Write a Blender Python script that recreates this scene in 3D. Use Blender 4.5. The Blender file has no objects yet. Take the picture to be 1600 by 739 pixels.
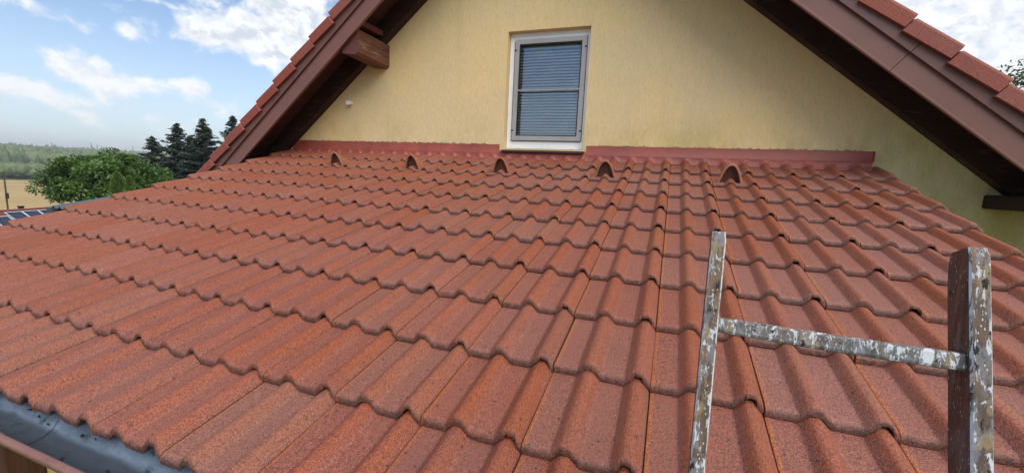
import bpy, math, random
import numpy as np
from mathutils import Matrix, Vector, noise as mnoise

# ------------------------------------------------------------------ camera, sky, sun, exposure
S = bpy.context.scene
COL = S.collection
cam_d = bpy.data.cameras.new('camera'); cam_d.sensor_width = 36.0; cam_d.lens = 14.839
cam_d.clip_start = 0.02; cam_d.clip_end = 9000
cam = bpy.data.objects.new('camera', cam_d); COL.objects.link(cam); S.camera = cam
CAM = Vector((0.02634, -0.95005, 0.65193))
rt, up, bk = (0.93723561, 0.34547525, 0.04728911), (-0.09156293, 0.11297368, 0.98937009), (0.33646045, -0.93160281, 0.13751568)
cam.matrix_world = Matrix(((rt[0], up[0], bk[0], CAM.x), (rt[1], up[1], bk[1], CAM.y), (rt[2], up[2], bk[2], CAM.z), (0, 0, 0, 1)))

SUN_DIR = Vector((0.42, -0.46, 0.78)).normalized()          # towards the sun (veiled by cloud)
SUN_POWER, SUN_ANGLE, SKY_STRENGTH = 1.75, 58.0, 0.10
S.view_settings.view_transform = 'Standard'; S.view_settings.look = 'None'
S.view_settings.exposure = 0.74; S.view_settings.gamma = 1.0; S.view_settings.use_curve_mapping = False

sun_d = bpy.data.lights.new('sun', 'SUN'); sun_d.energy = SUN_POWER; sun_d.angle = math.radians(SUN_ANGLE); sun_d.color = (1.0, 0.95, 0.88)
sun = bpy.data.objects.new('sun', sun_d); COL.objects.link(sun)
sun.rotation_euler = SUN_DIR.to_track_quat('Z', 'Y').to_euler(); sun.location = SUN_DIR * 60

W = bpy.data.worlds.new('World'); S.world = W; W.use_nodes = True
wn, wl = W.node_tree.nodes, W.node_tree.links
wn.clear()

class NT:
    """small helper for building node trees"""
    def __init__(s, tree): s.t = tree; s.n = tree.nodes; s.l = tree.links
    def put(s, sock, v):
        if isinstance(v, bpy.types.NodeSocket): s.l.new(v, sock)
        elif v is not None:
            if hasattr(sock.default_value, '__len__') and not isinstance(v, (tuple, list, Vector)): v = (v, v, v)
            if hasattr(sock.default_value, '__len__') and len(sock.default_value) == 4 and len(v) == 3: v = (*v, 1)
            sock.default_value = v
    def node(s, typ, ins=None, **kw):
        n = s.n.new(typ)
        for k, v in kw.items(): setattr(n, k, v)
        for k, v in (ins or {}).items(): s.put(n.inputs[k], v)
        return n
    def math(s, op, a, b=None, c=None, clamp=False):
        n = s.n.new('ShaderNodeMath'); n.operation = op; n.use_clamp = clamp
        s.put(n.inputs[0], a)
        if b is not None: s.put(n.inputs[1], b)
        if c is not None: s.put(n.inputs[2], c)
        return n.outputs[0]
    def vmath(s, op, a, b=None, out=0):
        n = s.n.new('ShaderNodeVectorMath'); n.operation = op; s.put(n.inputs[0], a)
        if b is not None: s.put(n.inputs[1], b)
        return n.outputs[out]
    def mix(s, f, a, b, mode='MIX'):
        n = s.n.new('ShaderNodeMix'); n.data_type = 'RGBA'; n.blend_type = mode
        s.put(n.inputs[0], f); s.put(n.inputs[6], a); s.put(n.inputs[7], b)
        return n.outputs[2]
    def ramp(s, f, lo, hi, a=0.0, b=1.0, kind='SMOOTHSTEP'):
        n = s.n.new('ShaderNodeMapRange'); n.interpolation_type = kind
        for i, v in enumerate((f, lo, hi, a, b)): s.put(n.inputs[i], v)
        return n.outputs[0]
    def noise(s, vec, scale, detail=4, rough=0.55, dist=0.0):
        n = s.n.new('ShaderNodeTexNoise'); s.put(n.inputs['Vector'], vec)
        n.inputs['Scale'].default_value = scale; n.inputs['Detail'].default_value = detail
        n.inputs['Roughness'].default_value = rough; n.inputs['Distortion'].default_value = dist
        return n.outputs[0]
    def scaled(s, vec, v): return s.vmath('MULTIPLY', vec, v)

w = NT(W.node_tree)
wo = wn.new('ShaderNodeOutputWorld'); bg = wn.new('ShaderNodeBackground'); wl.new(bg.outputs[0], wo.inputs[0])
sky = w.node('ShaderNodeTexSky', sky_type='NISHITA', sun_disc=False)
sky.sun_elevation = math.asin(SUN_DIR.z); sky.sun_rotation = math.atan2(SUN_DIR.x, SUN_DIR.y)
sky.altitude = 300; sky.air_density = 1.0; sky.dust_density = 0.45; sky.ozone_density = 2.4
D = w.node('ShaderNodeTexCoord').outputs['Generated']
sep = w.node('ShaderNodeSeparateXYZ', {0: D})
# cloud layer: fractal noise, gathered into banks where the photograph shows them
wob = w.vmath('SUBTRACT', w.node('ShaderNodeTexNoise', {'Vector': D, 'Scale': 9.0, 'Detail': 5.0}).outputs['Color'], (0.5, 0.5, 0.5))
DW = w.vmath('ADD', D, w.scaled(wob, (0.05, 0.05, 0.05)))
stretched = w.scaled(DW, (1.0, 1.0, 1.45))
fine = w.noise(stretched, 21.0, 10, 0.60)
fine2 = w.noise(w.vmath('ADD', stretched, (0.010, -0.005, 0.026)), 21.0, 5, 0.62)
broad = w.noise(stretched, 2.6, 4, 0.5)
BANKS = [(10.06, 11.07, 2.75, -0.04, -5.97, 3.74, -28.89, -0.01, 1.6), (14.23, 13.71, 3.7, -0.02, -6.33, 4.99, -27.08, -0.02, 1.52), (18.33, 23.44, 6.16, -0.02, -10.91, 5.01, -50.37, -0.01, 1.27), (24.63, 24.0, 5.35, -0.01, -8.18, 6.53, -45.9, -0.01, 0.8), (9.46, 9.14, 2.79, -0.04, -10.01, 7.52, -36.1, -0.01, 0.96), (19.85, 40.46, 9.27, -0.02, -7.1, -0.17, -45.34, -0.0, 0.88), (17.37, 32.61, 6.63, -0.02, -4.86, 0.03, -34.64, -0.01, 0.88), (14.82, 24.57, 4.89, -0.03, -8.61, 1.09, -60.26, -0.0, 0.88), (26.96, 39.45, 7.6, -0.01, -9.99, 2.55, -70.48, -0.0, 0.86), (8.27, 18.67, 3.39, -0.05, -6.84, -1.79, -60.86, -0.0, 0.72), (20.44, 42.07, 6.04, -0.02, -7.44, -2.6, -86.24, -0.0, 0.78), (12.75, 31.89, 6.0, -0.03, -7.06, -2.41, -63.3, -0.0, 0.65), (13.12, 25.77, 8.0, -0.03, -26.63, 2.16, -118.96, -0.0, 0.55), (41.46, 68.31, 19.08, -0.01, -19.27, 4.21, -89.59, -0.0, 0.6), (8.28, 13.78, 1.96, -0.05, -5.11, -0.44, -56.12, -0.0, 0.55), (16.14, 23.88, 7.65, -0.03, -32.46, 10.27, -124.08, -0.0, 0.65), (28.28, 55.17, 5.24, -0.01, -8.63, -8.04, -185.09, -0.0, 0.57), (14.64, 20.32, 3.28, -0.03, -6.86, 1.67, -61.14, -0.0, 0.5)]
tot = None
for e in BANKS:
    a = w.math('SUBTRACT', w.vmath('DOT_PRODUCT', DW, e[0:3], 1), e[3])
    b = w.math('SUBTRACT', w.vmath('DOT_PRODUCT', DW, e[4:7], 1), e[7])
    r2 = w.math('ADD', w.math('MULTIPLY', a, a), w.math('MULTIPLY', b, b))
    g = w.math('MULTIPLY', w.math('EXPONENT', w.math('MULTIPLY', r2, -0.5)), e[8])
    tot = g if tot is None else w.math('MAXIMUM', tot, g)
east = w.ramp(sep.outputs[0], -0.40, 0.40, -0.04, 0.78)            # thicker cover towards the right-hand half of the sky
fluff = w.math('MULTIPLY', w.math('SUBTRACT', fine, 0.5), 1.75)
dens = w.math('ADD', w.math('ADD', fluff, w.math('MULTIPLY', w.math('SUBTRACT', broad, 0.5), 0.35)), w.math('ADD', w.math('MULTIPLY', tot, 0.92), east))
mask = w.ramp(dens, 0.12, 0.66)
lit = w.ramp(w.math('SUBTRACT', fine, fine2), -0.13, 0.10)
core = w.ramp(dens, 0.45, 1.05)
ccol = w.mix(w.math('MULTIPLY', w.math('SUBTRACT', 1.0, lit), w.ramp(core, 0.0, 1.0, 0.35, 0.95)), (6.5, 6.6, 6.75), (4.3, 4.6, 5.2))
low = w.ramp(sep.outputs[2], -0.02, 0.12, 0.75, 1.0)
veil = w.mix(w.ramp(sep.outputs[2], 0.30, -0.02, 0.0, 0.72), sky.outputs[0], (4.2, 4.9, 5.7))
skyc = w.mix(w.math('MULTIPLY', mask, w.math('MULTIPLY', low, 0.95)), veil, ccol)
wl.new(skyc, bg.inputs[0]); bg.inputs[1].default_value = SKY_STRENGTH

# ------------------------------------------------------------------ helpers
rnd = random.Random(7)
def link(o): COL.objects.link(o); return o
def tag(o, label=None, cat=None, group=None, kind=None):
    if label: o['label'] = label
    if cat: o['category'] = cat
    if group: o['group'] = group
    if kind: o['kind'] = kind
    return o
def thing(name, loc, label, cat, group=None):
    o = link(bpy.data.objects.new(name, None)); o.location = loc; o.empty_display_size = 0.1
    return tag(o, label, cat, group)

class MB:
    """collects geometry and links it as ONE mesh object"""
    def __init__(s): s.v = []; s.f = []; s.m = []; s.cur = 0
    def add(s, vs, fs):
        b = len(s.v); s.v += [tuple(p) for p in vs]
        for f in fs: s.f.append(tuple(i + b for i in f)); s.m.append(s.cur)
        return s
    def box(s, x0, x1, y0, y1, z0, z1, M=None):
        vs = [Vector((x, y, z)) for x in (x0, x1) for y in (y0, y1) for z in (z0, z1)]
        if M is not None: vs = [M @ p for p in vs]
        return s.add(vs, [(0, 1, 3, 2), (4, 6, 7, 5), (0, 4, 5, 1), (2, 3, 7, 6), (0, 2, 6, 4), (1, 5, 7, 3)])
    def hexa(s, low, high):
        n = len(low)
        return s.add(list(low) + list(high), [tuple(range(n))[::-1], tuple(range(n, 2 * n))] + [(i, (i + 1) % n, n + (i + 1) % n, n + i) for i in range(n)])
    def tube(s, pts, rad, n=10, cap=True):
        pts = [Vector(p) for p in pts]; rad = rad if hasattr(rad, '__len__') else [rad] * len(pts)
        vs = []; ref = None
        for i, p in enumerate(pts):
            d = (pts[min(i + 1, len(pts) - 1)] - pts[max(i - 1, 0)]).normalized()
            a = d.orthogonal().normalized() if ref is None else (ref - d * ref.dot(d)).normalized()
            ref = a; b = d.cross(a)
            for k in range(n):
                t = 2 * math.pi * k / n; vs.append(p + (a * math.cos(t) + b * math.sin(t)) * rad[i])
        fs = [(i * n + k, i * n + (k + 1) % n, (i + 1) * n + (k + 1) % n, (i + 1) * n + k) for i in range(len(pts) - 1) for k in range(n)]
        if cap: fs += [tuple(range(n))[::-1], tuple(range((len(pts) - 1) * n, len(pts) * n))]
        return s.add(vs, fs)
    def grid(s, P, closed=False):
        """P: rows of points"""
        h, wd = len(P), len(P[0])
        return s.add([p for r in P for p in r], [(i * wd + j, i * wd + j + 1, (i + 1) * wd + j + 1, (i + 1) * wd + j) for i in range(h - 1) for j in range(wd - 1)])
    def mesh(s, name, mats, smooth=False):
        me = bpy.data.meshes.new(name); me.from_pydata(s.v, [], s.f)
        for m in (mats if isinstance(mats, (list, tuple)) else [mats]): me.materials.append(m)
        me.polygons.foreach_set('material_index', s.m)
        if smooth: me.polygons.foreach_set('use_smooth', [True] * len(s.f))
        me.update(); return me
    def build(s, name, mats, parent=None, smooth=False, bevel=0, seg=2):
        o = link(bpy.data.objects.new(name, s.mesh(name, mats, smooth)))
        if parent is not None: adopt(o, parent)
        if bevel:
            b = o.modifiers.new('bevel', 'BEVEL'); b.width = bevel; b.segments = seg; b.limit_method = 'ANGLE'; b.angle_limit = math.radians(35)
        return o
def adopt(o, parent):
    o.parent = parent
    if parent.type == 'EMPTY': o.matrix_parent_inverse = Matrix.Translation(parent.location).inverted()

def np_mesh(name, verts, quads, mat, attr=None, smooth=False):
    me = bpy.data.meshes.new(name)
    verts = np.asarray(verts, np.float32); quads = np.asarray(quads, np.int32); k = quads.shape[1]
    me.vertices.add(len(verts)); me.vertices.foreach_set('co', verts.ravel())
    me.loops.add(quads.size); me.loops.foreach_set('vertex_index', quads.ravel())
    me.polygons.add(len(quads)); me.polygons.foreach_set('loop_start', np.arange(len(quads), dtype=np.int32) * k)
    if smooth: me.polygons.foreach_set('use_smooth', np.ones(len(quads), bool))
    me.materials.append(mat)
    if attr is not None:
        a = me.attributes.new('tone', 'FLOAT', 'POINT'); a.data.foreach_set('value', np.asarray(attr, np.float32))
    me.update(calc_edges=True); return me

# ------------------------------------------------------------------ materials
def mat(name, fn, disp=False):
    m = bpy.data.materials.new(name); m.use_nodes = True; t = NT(m.node_tree); t.n.clear()
    out = t.n.new('ShaderNodeOutputMaterial'); p = t.n.new('ShaderNodeBsdfPrincipled'); t.l.new(p.outputs[0], out.inputs[0])
    fn(t, p, out); return m
def coords(t, which='Object'): return t.node('ShaderNodeTexCoord').outputs[which]
def bump(t, p, h, dist, strength=1.0):
    n = t.node('ShaderNodeBump', {'Height': h, 'Distance': dist, 'Strength': strength}); t.l.new(n.outputs[0], p.inputs['Normal'])
def rndval(t): return t.node('ShaderNodeObjectInfo').outputs['Random']
def plain(name, col, rough=0.6, metal=0.0, var=0.15, scale=8.0, bmp=0.0, bscale=60.0, spec=0.5):
    def fn(t, p, o):
        c = coords(t); n = t.noise(c, scale, 5, 0.6)
        k = t.ramp(n, 0.3, 0.7, 1 - var, 1 + var, 'LINEAR')
        t.put(p.inputs['Base Color'], t.vmath('MULTIPLY', col, t.node('ShaderNodeCombineXYZ', {0: k, 1: k, 2: k}).outputs[0]))
        t.put(p.inputs['Roughness'], t.ramp(n, 0.3, 0.7, max(rough - .08, 0.02), min(rough + .08, 1), 'LINEAR'))
        p.inputs['Metallic'].default_value = metal; p.inputs['Specular IOR Level'].default_value = spec
        if bmp: bump(t, p, t.noise(c, bscale, 4, 0.6), bmp)
    return mat(name, fn)

def tile_fn(clean, dusty, weather=1.0):
    def fn(t, p, o):
        c = coords(t); r = rndval(t)
        rv = t.node('ShaderNodeCombineXYZ', {0: t.math('MULTIPLY', r, 37.0), 1: t.math('MULTIPLY', r, 91.0), 2: t.math('MULTIPLY', r, 53.0)}).outputs[0]
        c2 = t.vmath('ADD', c, rv)
        roll = t.node('ShaderNodeAttribute', attribute_name='roll').outputs['Fac']
        edge = t.node('ShaderNodeAttribute', attribute_name='edge').outputs['Fac']
        blot = t.noise(t.scaled(c2, (1.0, 0.45, 1.0)), 11.0, 5, 0.6)
        grain = t.noise(c2, 250.0, 2, 0.65); grain2 = t.noise(c2, 120.0, 3, 0.65)
        dust = t.math('SUBTRACT', 1.0, roll)
        dust = t.math('MULTIPLY', t.ramp(t.math('ADD', dust, t.math('MULTIPLY', t.math('SUBTRACT', blot, 0.5), 1.5)), 0.25, 1.0), weather)
        col = t.mix(dust, clean, dusty)
        col = t.mix(t.math('MULTIPLY', edge, 0.85), col, (0.44, 0.145, 0.05))
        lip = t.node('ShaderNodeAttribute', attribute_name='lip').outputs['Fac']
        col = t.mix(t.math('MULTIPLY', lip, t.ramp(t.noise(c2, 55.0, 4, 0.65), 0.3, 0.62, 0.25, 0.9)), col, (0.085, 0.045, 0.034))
        hue = t.node('ShaderNodeHueSaturation', {'Hue': t.ramp(r, 0, 1, 0.4975, 0.5025, 'LINEAR'), 'Saturation': t.ramp(t.math('FRACT', t.math('MULTIPLY', r, 7.3)), 0, 1, 0.94, 1.06, 'LINEAR'),
                                                  'Value': t.ramp(t.math('FRACT', t.math('MULTIPLY', r, 13.7)), 0, 1, 0.965, 1.035, 'LINEAR'), 'Color': col}).outputs[0]
        g = t.ramp(grain, 0.30, 0.70, 0.42, 1.66, 'LINEAR'); g2 = t.ramp(grain2, 0.3, 0.7, 0.84, 1.16, 'LINEAR')
        g = t.math('MULTIPLY', g, g2)
        col = t.vmath('MULTIPLY', hue, t.node('ShaderNodeCombineXYZ', {0: g, 1: g, 2: g}).outputs[0])
        lite = t.math('MULTIPLY', t.ramp(t.noise(c2, 420.0, 1, 0.5), 0.66, 0.78), t.math('MULTIPLY', dust, 0.55))
        col = t.mix(lite, col, (0.52, 0.36, 0.30))
        spots = t.node('ShaderNodeTexVoronoi', {'Vector': c2, 'Scale': 38.0}).outputs['Distance']
        thin = t.ramp(t.noise(c2, 21.0, 2), 0.48, 0.62)
        dark = t.math('MULTIPLY', t.math('MULTIPLY', t.ramp(spots, 0.21, 0.10), thin), 0.9)
        col = t.mix(dark, col, (0.045, 0.035, 0.032))
        big = t.ramp(t.noise(t.scaled(c2, (1, 0.6, 1)), 5.0, 6, 0.65), 0.50, 0.74, 0.0, 0.34)
        col = t.mix(big, col, (0.16, 0.066, 0.046))
        t.put(p.inputs['Base Color'], col); p.inputs['Roughness'].default_value = 0.56; p.inputs['Specular IOR Level'].default_value = 0.5
        bump(t, p, t.math('ADD', grain, t.math('MULTIPLY', grain2, 0.7)), 0.0035, 0.9)
    return fn
M = {}
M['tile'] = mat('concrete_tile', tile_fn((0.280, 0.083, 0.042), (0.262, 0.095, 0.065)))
M['vent'] = mat('vent_hood', tile_fn((0.42, 0.145, 0.06), (0.38, 0.16, 0.085), 0.5))
M['verge'] = mat('verge_tile', tile_fn((0.300, 0.066, 0.040), (0.27, 0.070, 0.047), 0.5))

def plaster(t, p, o):
    c = coords(t)
    st = t.noise(t.scaled(c, (1, 1, 0.32)), 55.0, 5, 0.7); gr = t.noise(c, 210.0, 3, 0.6)
    worm = t.noise(t.scaled(c, (1, 1, 0.30)), 80.0, 2, 0.5)
    cl = t.noise(c, 0.9, 4, 0.55); streak = t.noise(t.scaled(c, (1, 1, 0.10)), 5.5, 5, 0.6)
    col = t.mix(t.ramp(cl, 0.42, 0.58), (0.79, 0.600, 0.310), (0.74, 0.580, 0.330))
    col = t.mix(t.ramp(streak, 0.52, 0.78, 0.0, 0.15), col, (0.42, 0.33, 0.19))
    z = t.node('ShaderNodeSeparateXYZ', {0: c})
    damp = t.math('MULTIPLY', t.ramp(z.outputs[2], 1.32, 0.95), t.ramp(t.noise(t.scaled(c, (1, 1, .5)), 3.0, 5, 0.6), 0.42, 0.66, 0.0, 0.65))   # algae just above the flashing
    col = t.mix(damp, col, (0.50, 0.40, 0.14))
    k = t.math('MULTIPLY', t.ramp(st, 0.32, 0.68, 0.94, 1.05, 'LINEAR'), t.ramp(gr, 0.3, 0.7, 0.92, 1.08, 'LINEAR'))
    col = t.vmath('MULTIPLY', col, t.node('ShaderNodeCombineXYZ', {0: k, 1: k, 2: k}).outputs[0])
    pits = t.ramp(worm, 0.64, 0.74, 0.0, 0.26)
    col = t.mix(pits, col, (0.26, 0.20, 0.085))
    t.put(p.inputs['Base Color'], col); p.inputs['Roughness'].default_value = 0.92; p.inputs['Specular IOR Level'].default_value = 0.2
    bump(t, p, t.math('ADD', t.math('ADD', st, t.math('MULTIPLY', gr, 0.4)), t.math('MULTIPLY', pits, -0.6)), 0.004, 0.9)
M['plaster'] = mat('yellow_plaster', plaster)

def wood_fn(a, b, grain_axis, rough=0.7, sc=1.0, peel=None):
    def fn(t, p, o):
        c = coords(t)
        s = [38.0 * sc] * 3; s[grain_axis] = 2.2 * sc
        g = t.noise(t.scaled(c, tuple(s)), 1.0, 6, 0.65); bl = t.noise(c, 4.0 * sc, 4, 0.6)
        col = t.mix(t.ramp(g, 0.32, 0.68), a, b)
        col = t.mix(t.ramp(bl, 0.45, 0.7, 0, 0.5), col, tuple(x * 0.55 for x in a))
        if peel:
            s2 = [26.0 * sc] * 3; s2[grain_axis] = 5.0 * sc
            pe = t.ramp(t.noise(t.scaled(c, tuple(s2)), 1.0, 5, 0.7), 0.585, 0.63)
            col = t.mix(t.math('MULTIPLY', pe, 0.85), col, peel)
        t.put(p.inputs['Base Color'], col); p.inputs['Roughness'].default_value = rough; p.inputs['Specular IOR Level'].default_value = 0.3
        bump(t, p, g, 0.004, 0.8)
    return fn
M['soffit'] = mat('dark_stained_board', wood_fn((0.10, 0.038, 0.029), (0.058, 0.023, 0.019), 1))
M['rafter'] = mat('dark_stained_rafter', wood_fn((0.045, 0.018, 0.016), (0.026, 0.012, 0.011), 0, peel=(0.085, 0.05, 0.04)))
M['beam'] = mat('weathered_beam_timber', wood_fn((0.20, 0.095, 0.055), (0.115, 0.042, 0.026), 1, 0.65, peel=(0.26, 0.18, 0.125)))
M['beam_paint'] = plain('brown_beam_paint', (0.115, 0.035, 0.028), 0.5, var=0.2)
M['beam_dark'] = mat('dark_beam_timber', wood_fn((0.035, 0.018, 0.014), (0.018, 0.010, 0.009), 1))
M['barge'] = plain('mauve_brown_sheet', (0.205, 0.088, 0.070), 0.45, var=0.10, scale=3.0, bmp=0.0015, bscale=6.0)
M['trim'] = plain('brown_trim_sheet', (0.155, 0.066, 0.055), 0.45, var=0.10, scale=3.0)
M['flash'] = plain('red_flashing_sheet', (0.315, 0.072, 0.050), 0.5, var=0.22, scale=4.0, bmp=0.004, bscale=5.0)
M['sill'] = plain('brown_sill_sheet', (0.055, 0.024, 0.02), 0.6)
M['dark'] = plain('dark_underlay', (0.02, 0.014, 0.012), 0.9)
M['grille'] = plain('brown_vent_inside', (0.11, 0.046, 0.033), 0.8)
M['grille_bar'] = plain('brown_vent_grille', (0.17, 0.075, 0.05), 0.7)
M['mortar'] = plain('grey_sealant', (0.30, 0.20, 0.16), 0.9, var=0.3, scale=30)
M['white'] = plain('white_plastic', (0.86, 0.87, 0.88), 0.35, var=0.05)
M['grey_frame'] = plain('grey_screen_frame', (0.36, 0.355, 0.35), 0.45, var=0.08)
M['gasket'] = plain('black_gasket', (0.012, 0.013, 0.017), 0.6)
M['slat'] = plain('pale_blind_slat', (0.86, 0.84, 0.81), 0.5, var=0.05)
M['room'] = plain('dark_room', (0.018, 0.02, 0.024), 0.9)
def glass(t, p, o):
    gl = t.node('ShaderNodeBsdfGlossy', {'Color': (0.92, 0.96, 1.0), 'Roughness': 0.015}); tr = t.node('ShaderNodeBsdfTransparent', {'Color': (0.93, 0.96, 0.98)})
    fr = t.node('ShaderNodeFresnel', {'IOR': 1.6})
    
    f = t.math('ADD', t.math('MULTIPLY', fr.outputs[0], 1.0), 0.05, clamp=True)
    m = t.node('ShaderNodeMixShader', {0: f}); t.l.new(tr.outputs[0], m.inputs[1]); t.l.new(gl.outputs[0], m.inputs[2]); t.l.new(m.outputs[0], o.inputs[0])
M['glass'] = mat('window_glass', glass)
def mesh_fn(t, p, o):
    tr = t.node('ShaderNodeBsdfTransparent', {'Color': (0.96, 0.96, 0.97)}); t.l.new(tr.outputs[0], o.inputs[0])
M['screen'] = mat('insect_mesh', mesh_fn)

def zinc(t, p, o):
    c = coords(t); n = t.noise(t.scaled(c, (0.5, 1, 1)), 14.0, 6, 0.65); sp = t.noise(c, 60.0, 4, 0.7)
    col = t.mix(t.ramp(n, 0.40, 0.66), (0.26, 0.33, 0.41), (0.15, 0.19, 0.24))
    grime = t.math('MULTIPLY', t.ramp(t.noise(t.scaled(c, (0.7, 1, 1)), 23.0, 5, 0.65), 0.58, 0.70), 0.8)
    col = t.mix(grime, col, (0.022, 0.022, 0.02))
    col = t.mix(t.ramp(sp, 0.68, 0.76, 0, 0.8), col, (0.03, 0.027, 0.022))
    zz = t.node('ShaderNodeSeparateXYZ', {0: c}).outputs[2]; sed = t.ramp(t.math('ADD', zz, t.math('MULTIPLY', t.math('SUBTRACT', n, 0.5), 0.03)), -0.181, -0.194, 0.0, 0.85)   # sediment lying in the bottom
    col = t.mix(sed, col, (0.045, 0.047, 0.05))
    t.put(p.inputs['Base Color'], col); t.put(p.inputs['Roughness'], t.ramp(n, 0.3, 0.7, 0.34, 0.55)); p.inputs['Metallic'].default_value = 0.3
    bump(t, p, n, 0.003, 0.6)
M['zinc'] = mat('gutter_sheet', zinc)
M['gutter_paint'] = plain('gutter_brown_paint', (0.235, 0.11, 0.085), 0.38, var=0.15, scale=20)

def ladder_fn(base_a, base_b, paint_amt, och=0.45, blu=0.45, dim=1.0):
    def fn(t, p, o):
        c = coords(t)
        c = t.scaled(c, (1, 1, 0.30)); g = t.noise(t.scaled(c, (90, 90, 14)), 1.0, 5, 0.65); bl = t.noise(c, 14.0, 5, 0.6)
        col = t.mix(t.ramp(g, 0.3, 0.7), base_a, base_b)
        col = t.mix(t.ramp(bl, 0.46, 0.62, 0, 0.5), col, (0.075, 0.066, 0.064))
        ochre = t.ramp(t.noise(c, 55.0, 4, 0.6), 0.56, 0.62); col = t.mix(t.math('MULTIPLY', ochre, och), col, (0.42, 0.30, 0.12))
        bluep = t.ramp(t.noise(t.vmath('ADD', c, (3, 7, 1)), 42.0, 5, 0.65), 0.54, 0.60); col = t.mix(t.math('MULTIPLY', bluep, blu), col, (0.27, 0.29, 0.34))
        wp = t.ramp(t.noise(t.scaled(t.vmath('ADD', c, (9, 2, 5)), (1, 1, 0.6)), 100.0, 7, 0.74, 0.4), 0.60 - paint_amt, 0.625 - paint_amt); col = t.mix(t.math('MULTIPLY', wp, dim), col, (0.60, 0.61, 0.64))
        sp = t.ramp(t.node('ShaderNodeTexVoronoi', {'Vector': c, 'Scale': 260.0}).outputs['Distance'], 0.20, 0.14)
        sp = t.math('MULTIPLY', t.math('MULTIPLY', sp, dim), t.ramp(t.noise(c, 60.0, 2), 0.42, 0.52)); col = t.mix(sp, col, (0.72, 0.72, 0.72))
        redp = t.ramp(t.noise(t.vmath('ADD', c, (1, 8, 3)), 45.0, 3, 0.6), 0.69, 0.71); col = t.mix(redp, col, (0.30, 0.04, 0.03))
        blk = t.ramp(t.noise(t.vmath('ADD', c, (5, 5, 2)), 75.0, 4, 0.7), 0.60, 0.64); col = t.mix(blk, col, (0.02, 0.017, 0.016))
        t.put(p.inputs['Base Color'], col); t.put(p.inputs['Roughness'], t.ramp(g, 0.3, 0.7, 0.42, 0.7)); p.inputs['Specular IOR Level'].default_value = 0.4
        bump(t, p, t.math('ADD', t.math('ADD', g, t.math('MULTIPLY', wp, 0.5)), t.math('MULTIPLY', bl, 0.5)), 0.0022, 0.9)
    return fn
M['ladder'] = mat('paint_splashed_wood', ladder_fn((0.23, 0.140, 0.085), (0.095, 0.055, 0.038), 0.055))
M['ladder_dark'] = mat('worn_brown_wood', ladder_fn((0.150, 0.078, 0.055), (0.075, 0.038, 0.028), -0.06, 0.12, 0.15, 0.7))
M['ladder_edge'] = mat('chipped_white_edge', ladder_fn((0.30, 0.25, 0.20), (0.16, 0.13, 0.11), 0.16, 0.3, 0.4))
M['rung'] = mat('paint_splashed_rung', ladder_fn((0.21, 0.18, 0.165), (0.095, 0.085, 0.085), 0.075))

def leaf_fn(a, b, trans=0.35, cscale=0.5):
    def fn(t, p, o):
        isl = t.node('ShaderNodeNewGeometry').outputs['Random Per Island']; cl = t.noise(coords(t), cscale, 3, 0.5)
        col = t.mix(t.math('ADD', t.math('MULTIPLY', isl, 0.55), t.math('MULTIPLY', t.ramp(cl, 0.35, 0.65), 0.45)), a, b)
        d = t.node('ShaderNodeBsdfDiffuse', {'Color': col}); tr = t.node('ShaderNodeBsdfTranslucent', {'Color': col}); gl = t.node('ShaderNodeBsdfGlossy', {'Color': (1, 1, 1), 'Roughness': 0.45})
        m = t.node('ShaderNodeMixShader', {0: trans}); t.l.new(d.outputs[0], m.inputs[1]); t.l.new(tr.outputs[0], m.inputs[2])
        m2 = t.node('ShaderNodeMixShader', {0: 0.04}); t.l.new(m.outputs[0], m2.inputs[1]); t.l.new(gl.outputs[0], m2.inputs[2]); t.l.new(m2.outputs[0], o.inputs[0])
    return fn
M['leaf'] = mat('broad_leaf', leaf_fn((0.045, 0.110, 0.018), (0.150, 0.255, 0.050), 0.35, 0.9))
M['birch_leaf'] = mat('small_leaf', leaf_fn((0.06, 0.09, 0.03), (0.13, 0.17, 0.06)))
M['needle'] = mat('spruce_needle', leaf_fn((0.012, 0.024, 0.017), (0.034, 0.050, 0.030), 0.12, 1.2))
M['thuja'] = mat('thuja_scale_leaf', leaf_fn((0.065, 0.125, 0.018), (0.135, 0.225, 0.04), 0.2, 3.0))
M['bark'] = plain('bark', (0.09, 0.065, 0.05), 0.9, var=0.35, scale=12, bmp=0.01, bscale=20)
M['far_bark'] = plain('dead_bark', (0.16, 0.14, 0.12), 0.9, var=0.2)
def wood_mass(t, p, o):
    tone = t.node('ShaderNodeAttribute', attribute_name='tone').outputs['Fac']
    n = t.noise(coords(t), 0.25, 4, 0.7)
    col = t.mix(tone, (0.085, 0.125, 0.070), (0.190, 0.235, 0.105))
    col = t.mix(t.ramp(n, 0.42, 0.62, 0, 0.55), col, (0.035, 0.060, 0.030))
    t.put(p.inputs['Base Color'], col); p.inputs['Roughness'].default_value = 0.95; p.inputs['Specular IOR Level'].default_value = 0.1
M['wood_mass'] = mat('far_wood_foliage', wood_mass)
M['grass'] = plain('meadow', (0.085, 0.125, 0.035), 0.95, var=0.3, scale=0.15, spec=0.1)
def wheat(t, p, o):
    c = coords(t); n = t.noise(t.scaled(c, (1, 1, 1)), 0.06, 5, 0.6); f = t.noise(c, 2.2, 3, 0.6)
    col = t.mix(t.ramp(n, 0.35, 0.65), (0.40, 0.285, 0.125), (0.45, 0.325, 0.155)); k = t.ramp(f, 0.3, 0.7, 0.88, 1.1)
    t.put(p.inputs['Base Color'], t.vmath('MULTIPLY', col, t.node('ShaderNodeCombineXYZ', {0: k, 1: k, 2: k}).outputs[0])); p.inputs['Roughness'].default_value = 0.95; p.inputs['Specular IOR Level'].default_value = 0.1
M['wheat'] = mat('ripe_wheat', wheat)
M['far_tile'] = plain('far_red_tile', (0.22, 0.065, 0.055), 0.7, var=0.25, scale=3)
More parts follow.
